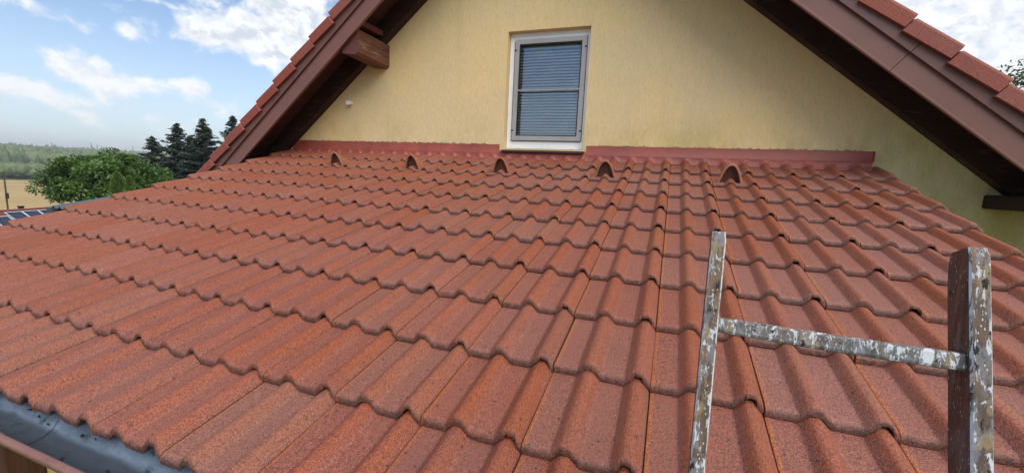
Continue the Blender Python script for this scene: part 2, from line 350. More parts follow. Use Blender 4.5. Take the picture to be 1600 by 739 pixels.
M['far_wall'] = plain('far_render', (0.5, 0.46, 0.38), 0.9, var=0.1)
M['sheet'] = plain('slate_blue_sheet', (0.085, 0.108, 0.135), 0.38, var=0.12, scale=3)
M['sheet_dark'] = plain('dark_sheet_edge', (0.02, 0.024, 0.032), 0.5)
M['alu'] = plain('aluminium_rail', (0.72, 0.73, 0.75), 0.35, metal=0.2, var=0.05)
def cells(t, p, o):
    c = coords(t, 'Generated'); s = t.scaled(c, (6, 10, 1)); fr = t.vmath('FRACTION', s); x = t.node('ShaderNodeSeparateXYZ', {0: fr})
    e = t.math('MAXIMUM', t.math('ABSOLUTE', t.math('SUBTRACT', x.outputs[0], 0.5)), t.math('ABSOLUTE', t.math('SUBTRACT', x.outputs[1], 0.5)))
    t.put(p.inputs['Base Color'], t.mix(t.ramp(e, 0.45, 0.47), (0.012, 0.018, 0.045), (0.20, 0.23, 0.30))); p.inputs['Roughness'].default_value = 0.12
M['cells'] = mat('solar_cells', cells)
M['pole'] = plain('brown_pole_wood', (0.085, 0.055, 0.04), 0.85, var=0.25)
M['louvre'] = plain('grey_louvre', (0.22, 0.22, 0.235), 0.5)
M['post'] = mat('brown_post_wood', wood_fn((0.115, 0.048, 0.032), (0.075, 0.030, 0.021), 2))

# ------------------------------------------------------------------ ground, field, far hills
EL = Vector((-0.925, 0.380)); EP = Vector((0.380, 0.925))
KEYS = [(-9000, -2.6), (7, -2.6), (30, -5.4), (48, -7.4), (80, -8.6), (300, -11.3), (345, -11.8), (520, -10), (800, -3.0), (1150, 3.5), (1350, 5.0), (1600, 0.0), (2100, 10), (2600, 17), (3300, 5), (9000, -60)]
def ground_z(x, y):
    a = x * EL.x + y * EL.y
    for (a0, z0), (a1, z1) in zip(KEYS, KEYS[1:]):
        if a <= a1:
            t = (a - a0) / (a1 - a0); t = t * t * (3 - 2 * t) if a1 > 345 else t
            z = z0 + (z1 - z0) * t; break
    if a > 345:
        b = x * EP.x + y * EP.y
        z += min((a - 345) / 700, 1.0) * 5.5 * mnoise.noise(Vector((b / 420.0, a / 600.0, 1.7))) + (min(max(a - 1700, 0) / 600, 1)) * 9 * mnoise.noise(Vector((b / 900.0 + 4.2, 0.3, 5.0)))
    return z
def sheet(name, a_list, b_list, m, dz, label=None, kind='structure', cat=None):
    P = [[(EL.x * a + EP.x * b, EL.y * a + EP.y * b, ground_z(EL.x * a + EP.x * b, EL.y * a + EP.y * b) + dz) for b in b_list] for a in a_list]
    o = MB().grid(P).build(name, m, smooth=True); return tag(o, label, cat, None, kind)
A_L = [-2400, -600, -60, 0, 7, 12, 20, 30, 40, 48, 64, 80, 140, 200, 250, 300, 345, 400, 460, 520, 600, 680, 760, 850, 950, 1050, 1150, 1250, 1350, 1480, 1600, 1800, 2000, 2200, 2400, 2600, 2950]
B_L = [-1500, -800] + list(range(-600, 1001, 50)) + [1300, 1700]
sheet('ground', A_L, B_L, M['grass'], 0.0)
sheet('field', [62, 80, 110, 140, 200, 250, 300], list(range(-300, 421, 60)), M['wheat'], 0.06)

# far woods: one mass of small crowns
def crowns(name, spots, label):
    base = [(0, 0, 1.0)] + [(math.cos(k * 1.2566) * 0.8, math.sin(k * 1.2566) * 0.8, 0.45) for k in range(5)] + [(math.cos(k * 1.2566 + .6) * 0.95, math.sin(k * 1.2566 + .6) * 0.95, -0.2) for k in range(5)] + [(0, 0, -0.9)]
    tri = [(0, 1 + k, 1 + (k + 1) % 5) for k in range(5)]
    for k in range(5): tri += [(1 + k, 6 + k, 1 + (k + 1) % 5), (1 + (k + 1) % 5, 6 + k, 6 + (k + 1) % 5), (11, 6 + (k + 1) % 5, 6 + k)]
    base = np.array(base); tri = np.array(tri); r = np.random.default_rng(5); V = []; F = []; T = []
    for i, (x, y, z, h, wd, pt, tn) in enumerate(spots):
        b = base * (1 + r.uniform(-.22, .22, base.shape)); ang = r.uniform(0, 6.28); c, s = math.cos(ang), math.sin(ang)
        q = np.stack([(b[:, 0] * c - b[:, 1] * s) * wd, (b[:, 0] * s + b[:, 1] * c) * wd, b[:, 2] * h * 0.5 + h * 0.5], 1)
        if pt: f = np.clip(1.15 - q[:, 2] / h, 0.08, 1); q[:, :2] *= f[:, None]
        V.append(q + [x, y, z]); F.append(tri + i * 12); T.append(np.full(12, tn))
    o = link(bpy.data.objects.new(name, np_mesh(name, np.concatenate(V), np.concatenate(F), M['wood_mass'], np.concatenate(T))))
    return tag(o, label, 'woods', None, 'stuff')
r0 = random.Random(11); spots = []
def polar(az, d): return CAM.x + d * math.sin(math.radians(az)), CAM.y + d * math.cos(math.radians(az))
for i in range(700):                                   # hedge and orchard along the far edge of the wheat
    az = r0.uniform(-82, -48); d = r0.uniform(318, 400); x, y = polar(az, d); h = r0.uniform(3.5, 9.0)
    spots.append((x, y, ground_z(x, y) - 0.4, h, h * r0.uniform(.38, .6), 0, r0.uniform(0.3, 1.0)))
crowns('hedge_row', spots, 'green hedge and orchard trees beyond the wheat field'); spots = []
for i in range(5200):                                  # mixed wood over the hills
    az = r0.uniform(-86, -46); d = 420 + 1000 * r0.random() ** 1.15; x, y = polar(az, d)
    patch = mnoise.noise(Vector((x / 130.0, y / 130.0, 3.0)))
    if patch < -0.33: continue
    con = mnoise.noise(Vector((x / 90.0, y / 90.0, 9.0))) > 0.02
    h = r0.uniform(9, 17); spots.append((x, y, ground_z(x, y) - 1.0, h, h * (0.24 if con else 0.40), con, (0.05 if con else 0.5) + 0.4 * r0.random()))
for i in range(1500):
    az = r0.uniform(-90, -45); d = r0.uniform(2000, 2750); x, y = polar(az, d); h = r0.uniform(14, 22)
    spots.append((x, y, ground_z(x, y) - 2, h, h * 0.55, 0, 0.2 * r0.random()))
crowns('far_woods', spots, 'hazy wooded hills along the left horizon')

# dead trunks standing up on the clear-felled crest
for i, (az, d, h, lab) in enumerate(((-67.2, 1180, 20, 'leftmost of the bare far trunks on the wooded crest'), (-66.95, 1200, 17, 'bare far trunk second from the left on the crest'),
        (-65.35, 1190, 13, 'short bare far trunk left of the tallest one on the crest'), (-64.65, 1170, 24, 'tallest bare far trunk on the wooded crest'),
        (-64.25, 1190, 21, 'bare far trunk just right of the tallest one'), (-63.95, 1200, 19, 'bare far trunk above the broad green tree'),
        (-63.4, 1190, 13, 'short bare far trunk right of the bare group'), (-61.7, 1150, 22, 'lone bare far trunk left of the dark spruces'))):
    x, y = polar(az, d); z = ground_z(x, y); z0 = z - 1
    t = thing('dead_tree', (x, y, z0), lab, 'dead tree', 'bare trunks on the far crest'); rr = random.Random(i)
    hh = h + 2.5; mb = MB().tube([(x, y, z0), (x + .1, y, z0 + hh * .5), (x + .2, y, z0 + hh)], [.9, .7, .3], 6); mb.build('trunk', M['far_bark'], t)
    mb = MB()
    for k in range(60):
        zz = z0 + hh * rr.uniform(.35, .97); a = rr.uniform(0, 6.28); L = (1 - (zz - z0) / hh * .75) * rr.uniform(1.2, 3.2)
        mb.tube([(x, y, zz), (x + math.cos(a) * L, y + math.sin(a) * L, zz + L * rr.uniform(-.3, .25))], [.38, .22], 4)
    mb.build('branch', M['far_bark'], t)

# ------------------------------------------------------------------ house: walls
PITCH = math.radians(16.0); cP, sP = math.cos(PITCH), math.sin(PITCH)
ROOF = Matrix(((1, 0, 0, 0), (0, cP, -sP, 0), (0, sP, cP, 0), (0, 0, 0, 1)))          # (x, up-slope, normal) -> world
def rp(x, s, n): return ROOF @ Vector((x, s, n))
YW = 3.06
XP, ZP = -1.167, 3.453                                                                  # gable peak of the wall face
T39 = math.tan(math.radians(39.0)); C39, S39 = math.cos(math.radians(39.0)), math.sin(math.radians(39.0))
house = thing('house', (XP, YW, -2.6), 'yellow rendered gable house with lower red tiled roof in front', 'house')
WX0, WX1, WZ0, WZ1 = -1.558, -0.757, 0.94, 2.043                                         # window opening
def rake_z(x): return ZP - abs(x - XP) * T39
def wall_quads(mb, pts, y0, y1): mb.hexa([(x, y0, z) for x, z in pts], [(x, y1, z) for x, z in pts])
xl, xr = XP - 4.0, XP + 4.0
U = 0.18
mb = MB()
T = 0.34
wall_quads(mb, [(xl, -2.6), (WX0, -2.6), (WX0, rake_z(WX0) + U), (xl, rake_z(xl) + U)], YW, YW + T)
wall_quads(mb, [(WX1, -2.6), (xr, -2.6), (xr, rake_z(xr) + U), (WX1, rake_z(WX1) + U)], YW, YW + T)
wall_quads(mb, [(WX0, -2.6), (WX1, -2.6), (WX1, WZ0), (WX0, WZ0)], YW, YW + T)
wall_quads(mb, [(WX0, WZ1), (WX1, WZ1), (WX1, rake_z(WX1) + U), (XP, ZP + U), (WX0, rake_z(WX0) + U)], YW, YW + T)
mb.build('wall', M['plaster'], house)
mb = MB(); zt = rake_z(xl) + U
for x0, x1 in ((xl, xl + T), (xr - T, xr)): mb.box(x0, x1, YW + T + .001, 12.0, -2.6, zt - .06)
mb.box(xl, xr, 12.001, 12.3, -2.6, zt - .06)
mb.build('side_wall', M['plaster'], house)

# ------------------------------------------------------------------ house: upper roof with its rakes
YB = 2.57                                                                                # front face of the barge boards
def rk(side, along, perp, y):
    """a point on the rake: distance down the slope from the peak, height square to the slope, depth"""
    sx = -1 if side == 'L' else 1
    return Vector((XP + sx * (along * C39 + perp * S39), y, ZP - along * S39 + perp * C39))
def rbox(mb, side, a0, a1, p0, p1, y0, y1, p0b=None, p1b=None):
    p0b = p0 if p0b is None else p0b; p1b = p1 if p1b is None else p1b
    lo = [rk(side, a0, p0, y0), rk(side, a1, p0b, y0), rk(side, a1, p0b, y1), rk(side, a0, p0, y1)]
    hi = [rk(side, a0, p1, y0), rk(side, a1, p1b, y0), rk(side, a1, p1b, y1), rk(side, a0, p1, y1)]
    return mb.hexa(lo, hi)
LEN = 5.75
mb = MB()
for sd in 'LR': rbox(mb, sd, 0.0, LEN, 0.205, 0.262, YB + 0.02, 12.6)
upper = mb.build('upper_roof', M['verge'], house)
for sd in 'LR':
    # soffit boards across the overhang, then the dark rafter along the wall
    nb = 30
    bl = MB(); rbox(bl, sd, 0, LEN / nb - .006, 0.178, 0.2, YB + .03, YW + .30); bm = bl.mesh('soffit_board', M['soffit'])
    for k in range(nb):
        o = link(bpy.data.objects.new('soffit_board', bm)); o.parent = upper
        d = rk(sd, LEN / nb * k, 0, 0) - rk(sd, 0, 0, 0); o.location = d
    mb = MB(); rbox(mb, sd, 0.0, LEN, 0.0, 0.175, YW - 0.10, YW - 0.004); mb.build('rafter', M['rafter'], house, bevel=.004)
    # barge boards in sheet lengths, a cover strip above
    cuts = [0.0, 1.58, 3.18, 4.75, LEN] if sd == 'R' else [0.0, 1.15, 3.2, 4.8, LEN]
    for a0, a1 in zip(cuts, cuts[1:]):
        mb = MB(); rbox(mb, sd, a0 + .001, a1 - .001, -0.002, 0.150, YB, YB + 0.026); rbox(mb, sd, a0 + .001, a1 - .001, -0.006, 0.010, YB - .007, YB - .0005)
        mb.build('barge_board', M['barge'], house, bevel=.003)
        mb = MB(); rbox(mb, sd, a0 + .001, a1 - .001, 0.136, 0.215, YB - 0.022, YB - 0.0085); rbox(mb, sd, a0 + .002, a1 - .002, 0.143, 0.2, YB - .008, YB + .025)
        mb.build('barge_trim', M['trim'], house, bevel=.003)
    # verge tiles, overlapping down the rake
    seams = 0.325; off = 0.138 if sd == 'L' else 0.096
    L = 0.320
    def verge_tile(sd):
        mb = MB(); n = 7
        prof = [(0.208, -0.052), (0.285, -0.056), (0.300, -0.050), (0.308, -0.030), (0.310, 0.02), (0.312, 0.20), (0.285, 0.20), (0.285, -0.03), (0.208, -0.028)]
        rows = []
        for j, a in enumerate((0.0, 0.010, 0.16, 0.308, 0.3165, L)):
            lift = -0.020 + 0.026 * a / L; tuck = (0.008 if a in (0.0, L) else 0.0)
            rows.append([rk(sd, a, p + lift - (tuck if p > .25 else 0), YB + y + tuck) for p, y in prof])
        k = len(prof); vs = [p for r in rows for p in r]
        fs = [(i * k + j, i * k + (j + 1) % k, (i + 1) * k + (j + 1) % k, (i + 1) * k + j) for i in range(len(rows) - 1) for j in range(k)]
        fs += [tuple(range(k))[::-1], tuple(range((len(rows) - 1) * k, len(rows) * k))]
        mb.add(vs, fs); return mb.mesh('verge_tile', M['verge'])
    vm = verge_tile(sd)
    for k in range(18):
        a = off - 0.3 + k * seams
        if a < -0.02: continue
        o = link(bpy.data.objects.new('verge_tile', vm)); o.parent = upper
        o.location = rk(sd, a, 0, 0) - rk(sd, 0, 0, 0) + Vector((0, rnd.uniform(-.004, .004), rnd.uniform(-.003, .003)))

# purlin ends under the rakes
mb = MB(); mb.cur = 0
yf = 2.60
prof = [(-3.15, 1.800), (-2.985, 1.782), (-2.960, 1.806), (-2.960, 2.02), (-3.15, 2.02)]
lo = [(x, yf, z) for x, z in prof]; hi = [(x + .035, YW, z - .03) for x, z in prof]
k = 5
mb.add(lo + hi, [(4, 3, 2, 1, 0)]); mb.m[-1] = 1
mb.add(lo + hi, [(i, (i + 1) % k, k + (i + 1) % k, k + i) for i in range(k)])
mb.m[1] = 1; mb.m[5] = 1
mb.build('purlin', [M['beam'], M['beam_paint']], house)
mb = MB(); mb.box(-3.08, -2.93, 2.60, YW - .11, 2.06, 2.11); mb.build('packing_block', M['beam_paint'], house)
mb = MB(); mb.box(2.142, 2.32, 2.60, YW, 0.592, 0.69); mb.build('purlin', M['beam_dark'], house, bevel=.012)

# ------------------------------------------------------------------ house: window
win = MB(); fy = YW + 0.065
def ring(mb, x0, x1, z0, z1, w, y0, y1, wb=None):
    wb = w if wb is None else wb
    mb.box(x0, x0 + w, y0, y1, z0, z1); mb.box(x1 - w, x1, y0, y1, z0, z1); mb.box(x0 + w, x1 - w, y0, y1, z1 - w, z1); mb.box(x0 + w, x1 - w, y0, y1, z0, z0 + wb); return mb
window = ring(MB(), WX0 + .003, WX1 - .003, WZ0 + .004, WZ1 - .03, 0.045, fy, fy + .08, 0.075).build('window', M['white'], house, bevel=.004)
mb = MB(); mb.box(WX0 + .002, WX1 - .002, YW + .07, YW + .2, WZ1 - .029, WZ1 - .001); mb.build('frame_head', M['white'], window)
gx0, gx1, gz0, gz1 = -1.496, -0.795, 1.024, 1.978
ring(MB(), gx0, gx1, gz0, gz1, 0.044, fy - .022, fy - .004).build('screen_frame', M['grey_frame'], window, bevel=.002)
ring(MB(), gx0 - .004, gx1 + .004, gz0 - .004, gz1 + .004, 0.010, fy - .0035, fy - .0005).build('gasket', M['gasket'], window)
ring(MB(), gx0 + .044, gx1 - .044, gz0 + .044, gz1 - .044, 0.010, fy - .018, fy - .001).build('inner_gasket', M['gasket'], window)
MB().box(gx0 + .044, gx1 - .044, fy - .0245, fy - .006, 1.496, 1.509).build('screen_bar', M['grey_frame'], window, bevel=.002)
for zz in (1.88, 1.12):
    for xx in (gx0 + .006, gx1 - .006): MB().box(xx - .012, xx + .012, fy - .026, fy - .0225, zz - .006, zz + .006).build('clip', M['gasket'], window)
MB().add([(gx0 + .044, fy - .009, gz0 + .044), (gx1 - .044, fy - .009, gz0 + .044), (gx1 - .044, fy - .009, gz1 - .044), (gx0 + .044, fy - .009, gz1 - .044)], [(0, 1, 2, 3)]).build('insect_screen', M['screen'], window)
MB().box(gx0 + .02, gx1 - .02, fy + .030, fy + .036, gz0 + .02, gz1 - .02).build('pane', M['glass'], window)
mb = MB(); zz = gz1 - .075; MB().box(gx0 + .03, gx1 - .03, fy + .05, fy + .075, gz1 - .075, gz1 - .05).build('blind_headrail', M['slat'], window)
while zz > gz0 + .075:
    zz -= 0.0280; tl = 0.0108
    mb.add([(gx0 + .035, fy + .052, zz - tl), (gx1 - .035, fy + .052, zz - tl), (gx1 - .035, fy + .062, zz + .002), (gx0 + .035, fy + .062, zz + .002), (gx0 + .035, fy + .070, zz + tl * .9), (gx1 - .035, fy + .070, zz + tl * .9)], [(0, 1, 2, 3), (3, 2, 5, 4)])
tag(mb.build('blind', M['slat'], window), 'pale horizontal blind slats closed behind the glass')
MB().box(gx0 - .02, gx1 + .02, fy + .30, fy + .31, gz0 - .02, gz1 + .02).build('room_dark', M['room'], window)
for xx in (-1.42, -0.88): MB().box(xx - .022, xx + .022, fy - .004, fy - .0006, WZ0 + .010, WZ0 + .020).build('drain_cap', M['white'], window)
MB().hexa([(WX0 - .012, YW - .05, WZ0 - .036), (WX1 + .016, YW - .05, WZ0 - .036), (WX1 + .016, YW - .05, WZ0 - .024), (WX0 - .012, YW - .05, WZ0 - .024)],
          [(WX0 - .012, YW + .064, WZ0 - .006), (WX1 + .016, YW + .064, WZ0 - .006), (WX1 + .016, YW + .064, WZ0 + .003), (WX0 - .012, YW + .064, WZ0 + .003)]).build('window_sill', M['sill'], window)
mb = MB(); mb.tube([(-3.44, YW + .01, 1.402), (-3.44, YW - .035, 1.400)], .020, 14); mb.tube([(-3.44, YW - .035, 1.400), (-3.438, YW - .062, 1.398)], [.027, .024], 14)
mb.build('vent_pipe_stub', M['white'], house, smooth=False)

# ------------------------------------------------------------------ lower roof
GA = 0.3202; STEP = 0.0290; TILT = math.atan(STEP / GA); PAN = -0.026; ROLL = 0.0290
def roll_h(u):
    h = 0
    for c in (-0.036, 0.116, 0.262, 0.414):
        t = abs(u - c) / 0.0380
        if t < 1: q = min(max((t - 0.16) / 0.84, 0), 1); h = max(h, ROLL * (0.6 * (1 - q * q * (3 - 2 * q)) + 0.4 * max(0, 1 - t ** 2.4) ** 0.75))
    return h
def make_tile(name, u0, u1, seed, left_skirt=0.019, right_skirt=0.019, notch=True, channel=True):
    r = random.Random(seed)
    us = sorted(set([round(u0 + .005, 5), round(u0 + .010, 5), round(u1 - .002, 5), round(u1 - .004, 5)] + [round(u0 + (u1 - u0) * i / 44, 5) for i in range(45)] + [u for u in (0.0785, 0.1535, 0.2245, 0.251, 0.254, 0.2785, 0.2815) if u0 < u < u1]))
    vs_ = [0.40, 0.33, 0.26, 0.19, 0.12, 0.06, 0.03]
    nose = [(0.0215, 0.0), (0.0125, 0.0012), (0.0058, 0.0044), (0.0017, 0.0095), (0.0, 0.0155)]
    n0, n1 = r.uniform(0.249, 0.256), r.uniform(0.276, 0.284)
    V, RO, ED, LI, cols = [], [], [], [], []
    for iu, u in enumerate(us):
        h = roll_h(u); wave = 0.0012 * mnoise.noise(Vector((u * 9, seed, 0))); ed = max(0, min(1, 1.9 - (u - u0) / 0.0060)) if channel else 0
        chip = 0.0022 * mnoise.noise(Vector((u * 40, seed * 3.1, 2))) + 0.0016 * mnoise.noise(Vector((u * 120, seed * 5.1, 4)))
        innotch = notch and n0 < u < n1
        back = (r.uniform(0.003, 0.008) if innotch else max(0, chip)); th = (0.0165 + r.uniform(-.003, .003)) if innotch else 0.0256 + 0.0006 * chip * 100
        edrop = 0.0025 * max(0, 1 - (u - u0) / 0.006) + 0.0035 * max(0, 1 - (u1 - u) / 0.006) ** 1.5
        pts = [(v, h + wave * (1 - v) - edrop + 0.0009 * mnoise.noise(Vector((u * 14, v * 9, seed + .5)))) for v in vs_]
        pts += [(v + back, h - edrop + wave - d * (0.6 if innotch else 1)) for v, d in nose] + [(0.0004 + back, h + wave - th), (0.035 + back, h + wave - th), (0.40, h - 0.016)]
        cols.append(pts)
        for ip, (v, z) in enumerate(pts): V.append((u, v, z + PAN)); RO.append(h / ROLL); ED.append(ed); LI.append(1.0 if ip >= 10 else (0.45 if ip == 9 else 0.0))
    m = len(cols[0]); F = []
    for i in range(len(us) - 1):
        for j in range(m - 1): F.append((i * m + j, i * m + j + 1, (i + 1) * m + j + 1, (i + 1) * m + j))
    for i, sk, sgn in ((0, left_skirt, -1), (len(us) - 1, right_skirt, 1)):      # side walls; the right one is darkened to paint the seam's shadow line
        b = len(V); k = len(vs_) + 5; seam_shade = 0.75 if sgn > 0 else 0.0
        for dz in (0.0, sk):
            for v, z in cols[i][:k]: V.append((us[i] + sgn * (0.0012 if dz else 0.0), v, z - dz + PAN)); RO.append(0.3); ED.append(0.0 if sgn > 0 else 0.7); LI.append(seam_shade)
        for j in range(k - 1):
            q = (b + j, b + j + 1, b + k + j + 1, b + k + j); F.append(q if sgn > 0 else q[::-1])
    if channel:                                                                   # interlock channel that runs under the neighbour's roll
        b = len(V)
        for v in (0.40, 0.02):
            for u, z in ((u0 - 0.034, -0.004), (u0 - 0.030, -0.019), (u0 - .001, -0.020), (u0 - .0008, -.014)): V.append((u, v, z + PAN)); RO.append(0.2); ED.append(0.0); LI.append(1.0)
        for j in range(3): F.append((b + j + 1, b + j, b + 4 + j, b + 5 + j))
    me = bpy.data.meshes.new(name); me.from_pydata(V, [], F); me.materials.append(M['tile'])
    me.polygons.foreach_set('use_smooth', [True] * len(F))
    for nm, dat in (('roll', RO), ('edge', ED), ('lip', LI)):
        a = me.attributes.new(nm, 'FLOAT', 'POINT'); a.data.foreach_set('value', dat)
    me.update(); me.set_sharp_from_angle(angle=math.radians(48)); return me
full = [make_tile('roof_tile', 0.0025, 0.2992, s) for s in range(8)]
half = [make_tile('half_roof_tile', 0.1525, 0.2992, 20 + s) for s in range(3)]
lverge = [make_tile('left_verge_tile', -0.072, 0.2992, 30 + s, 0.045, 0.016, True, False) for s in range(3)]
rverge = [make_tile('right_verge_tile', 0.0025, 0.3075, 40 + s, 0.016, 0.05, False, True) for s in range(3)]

# deck under the tiles: battens and board, closed at both verges
mb = MB()
mb.hexa([rp(-4.35, -0.28, -0.20), rp(1.50, -0.28, -0.20), rp(1.50, 3.17, -0.20), rp(-4.35, 3.17, -0.20)], [rp(-4.35, -0.28, -0.096), rp(1.50, -0.28, -0.096), rp(1.50, 3.17, -0.096), rp(-4.35, 3.17, -0.096)])
lower = mb.build('lower_roof', M['dark'], house)
ROWS = range(-1, 10)
rt_ = random.Random(3)
def put_tile(me, name, x, row):
    o = link(bpy.data.objects.new(name, me)); o.parent = lower
    j = lambda a: rt_.uniform(-a, a)
    o.matrix_basis = ROOF @ Matrix.Translation((x + j(.0012), row * GA + j(.003), j(.0008))) @ Matrix.Rotation(-TILT * (0.45 if row == 9 else 1.0) + j(.0025), 4, 'X') @ Matrix.Rotation(j(.0035), 4, 'Z')
    return o
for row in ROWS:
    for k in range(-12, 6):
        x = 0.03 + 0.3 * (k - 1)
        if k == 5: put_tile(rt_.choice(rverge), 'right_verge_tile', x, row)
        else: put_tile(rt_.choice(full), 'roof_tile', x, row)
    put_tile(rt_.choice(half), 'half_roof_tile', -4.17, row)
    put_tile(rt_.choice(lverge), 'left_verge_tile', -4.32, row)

# hooded ventilation tiles along the second course below the flashing
def vent_mesh():
    V, F, MI, RO = [], [], [], []
    n = 22; L = 0.235
    def arch(wd, ht, y, zb):
        out = []
        for i in range(n + 1):
            t = i / n * 2 - 1; x = wd * math.copysign(abs(t) ** 1.0, t)
            out.append((x, y, zb + ht * (1 - abs(t) ** 2.2)))
        return out
    secs = []
    for k in range(8):
        t = k / 7; secs.append(arch(0.080 * (1 - t) ** 0.75 + 0.008, 0.150 * (1 - t) ** 1.0 + 0.002, L * t, -0.014 - 0.004 * t))
    inner = [arch(0.070, 0.133, -0.001, -0.014), arch(0.068, 0.130, 0.04, -0.014)]
    allr = [inner[1], inner[0]] + [[(x, y - .001, z) for x, y, z in secs[0]]] + secs
    for r_ in allr: V += r_
    for i in range(len(allr) - 1):
        for j in range(n):
            F.append((i * (n + 1) + j, i * (n + 1) + j + 1, (i + 1) * (n + 1) + j + 1, (i + 1) * (n + 1) + j)); MI.append(0 if i else 1)
    b = len(V); V += inner[1]; F.append(tuple(range(b, b + n + 1))); MI.append(1)
    for i in range(-3, 4):                                  # grille bars
        x = i * 0.0145; h = 0.128 * (1 - min(abs(x) / 0.068, 1) ** 2.2); b = len(V); wd = 0.0022 if i else 0.004
        V += [(x - wd, 0.03, -.02), (x + wd, 0.03, -.02), (x + wd, 0.03, h - .014), (x - wd, 0.03, h - .014)]; F.append((b, b + 1, b + 2, b + 3)); MI.append(2)
    me = bpy.data.meshes.new('roof_vent'); me.from_pydata(V, [], F)
    for m_ in (M['vent'], M['grille'], M['grille_bar']): me.materials.append(m_)
    me.polygons.foreach_set('material_index', MI); me.polygons.foreach_set('use_smooth', [True] * len(F)); me.update(); return me
vm = vent_mesh()
for i, xl_ in enumerate((-3.27, -2.37, -1.47, -0.57, 0.33)):
    o = link(bpy.data.objects.new('roof_vent', vm)); o.parent = lower
    o.matrix_basis = ROOF @ Matrix.Translation((xl_ + .112, 8 * GA + 0.040, PAN)) @ Matrix.Rotation(-TILT * .6, 4, 'X')

# flashing: upstand on the wall, apron dressed over the top course
def prof_n(x, s):
    v = s - 9 * GA; u = (x - 0.03) % 0.3
    return PAN + roll_h(u) - v * math.tan(TILT * 0.45)
def flashing(x0, x1, z_top, rag, dress, name='flashing'):
    mb = MB(); n = int((x1 - x0) / 0.0125) + 1; rr = random.Random(int(x0 * 100)); rows = [[] for _ in range(6)]; back = []
    sb = 3.130
    for i in range(n + 1):
        x = x0 + (x1 - x0) * i / n
        lift = 0.0035 + 0.003 * (0.5 + 0.5 * mnoise.noise(Vector((x * 5, 0, 3))))
        s_e = sb + 0.006 * mnoise.noise(Vector((x * 4, 1, 1)))
        e = rp(x, s_e, prof_n(x, s_e) + lift)
        rows[0].append(e + Vector((0, 0, -0.003))); rows[1].append(e)
        s2 = sb + 0.025; rows[2].append(rp(x, s2, prof_n(x, s2) * 0.75 + 0.006))
        rows[3].append(Vector((x, YW - 0.022, 0.890 + 0.0015 * mnoise.noise(Vector((x * 3, 5, 1))))))
        rows[4].append(Vector((x, YW - 0.012, 0.902)))
        jag = rag * (mnoise.noise(Vector((x * 22, 3, 8))) + 0.6 * mnoise.noise(Vector((x * 60, 3, 1))))
        rows[5].append(Vector((x, YW - 0.008, z_top + jag)))
        back.append(Vector((x, YW - 0.002, z_top + jag)))
    mb.grid(rows[:4]); mb.grid([[p + Vector((0, -.0005, .0006)) for p in rows[3]]] + rows[4:] + [back]); o = mb.build(name, M['flash'], house, smooth=True); o.data.set_sharp_from_angle(angle=math.radians(85)); return o
flashing(-4.30, -2.275, 0.978, 0.006, True); flashing(-2.272, WX0 - .04, 0.976, 0.004, True); flashing(WX0 - .036, WX1 + .030, 0.902 + .018, 0.0, True)
flashing(WX1 + .034, 1.462, 0.979, 0.004, True)
MB().box(1.4625, 1.4665, YW - .03, YW - .003, 0.90, 0.977).build('flashing_end', M['flash'], house)
mb = MB(); rr = random.Random(9)
for x in list(np.arange(-4.2, -1.62, 0.03)) + list(np.arange(-0.70, 1.44, 0.03)):
    if rr.random() < .62: mb.box(x, x + rr.uniform(.012, .034), YW - .0062, YW - .001, 0.974 + rr.uniform(-.003, .001), 0.983 + rr.uniform(-.001, .006))
tag(mb.build('sealant_bead', M['mortar'], house), None, None, None, 'stuff')

# gutter along the eaves
GY, GZ, GR = -0.337, -0.130, 0.071
arc = [math.radians(a) for a in range(180, 361, 10)]
xs = list(np.arange(-4.36, 1.60, 0.22))
mb = MB(); mb.grid([[(x, GY - GR * math.cos(a), GZ + GR * 1.05 * math.sin(a)) for a in arc] for x in xs])
gut = mb.build('gutter', M['zinc'], house, smooth=True)
mb = MB(); mb.grid([[(x, GY - (GR + .0025) * math.cos(a), GZ + (GR + .0025) * 1.05 * math.sin(a)) for a in arc][::-1] for x in xs]); mb.build('outer_shell', M['gutter_paint'], gut, smooth=True)
fx = GY - GR - 0.001
MB().tube([(x, fx - .006, GZ + .004) for x in xs], 0.0105, 14).build('bead', M['gutter_paint'], gut, smooth=True)
for xj in (-1.655, 0.62):
    MB().tube([(xj - .012, fx - .006, GZ + .004), (xj + .012, fx - .006, GZ + .004)], 0.0118, 14).build('bead_joint', M['gutter_paint'], gut, smooth=True)
for xj in xs[::3]:
    MB().grid([[(xj + dx, GY - (GR - .002) * math.cos(a), GZ + (GR - .002) * 1.05 * math.sin(a)) for a in arc] for dx in (0, .025)]).build('bracket', M['zinc'], gut, smooth=True)
for xe, sg in ((-4.36, 1), (1.58, -1)):
    MB().add([(xe, GY - GR * math.cos(a), GZ + GR * 1.05 * math.sin(a)) for a in arc], [tuple(range(len(arc)))]).build('end_cap', M['gutter_paint'], gut)
mb = MB(); rr = random.Random(4)
for i in range(150):                                        # leaf litter caught in the gutter
    x = rr.uniform(-4.3, 1.5); a = math.radians(rr.uniform(205, 335)); c = Vector((x, GY - (GR - .004) * math.cos(a), GZ + (GR - .004) * 1.05 * math.sin(a)))
    ln = rr.uniform(.006, .022); t = rr.uniform(0, 6.28); d = Vector((math.cos(t), math.sin(t) * .5, rr.uniform(-.2, .2))) * ln; e = Vector((-d.y, d.x, .1 * ln)).normalized() * ln * .25
    mb.add([c - d, c + e, c + d, c - e], [(0, 1, 2, 3)])
tag(mb.build('gutter_debris', M['dark'], gut), None, None, None, 'stuff')
MB().box(-4.25, 1.48, -0.262, -0.24, -0.26, -0.165).build('fascia_board', M['post'], house)

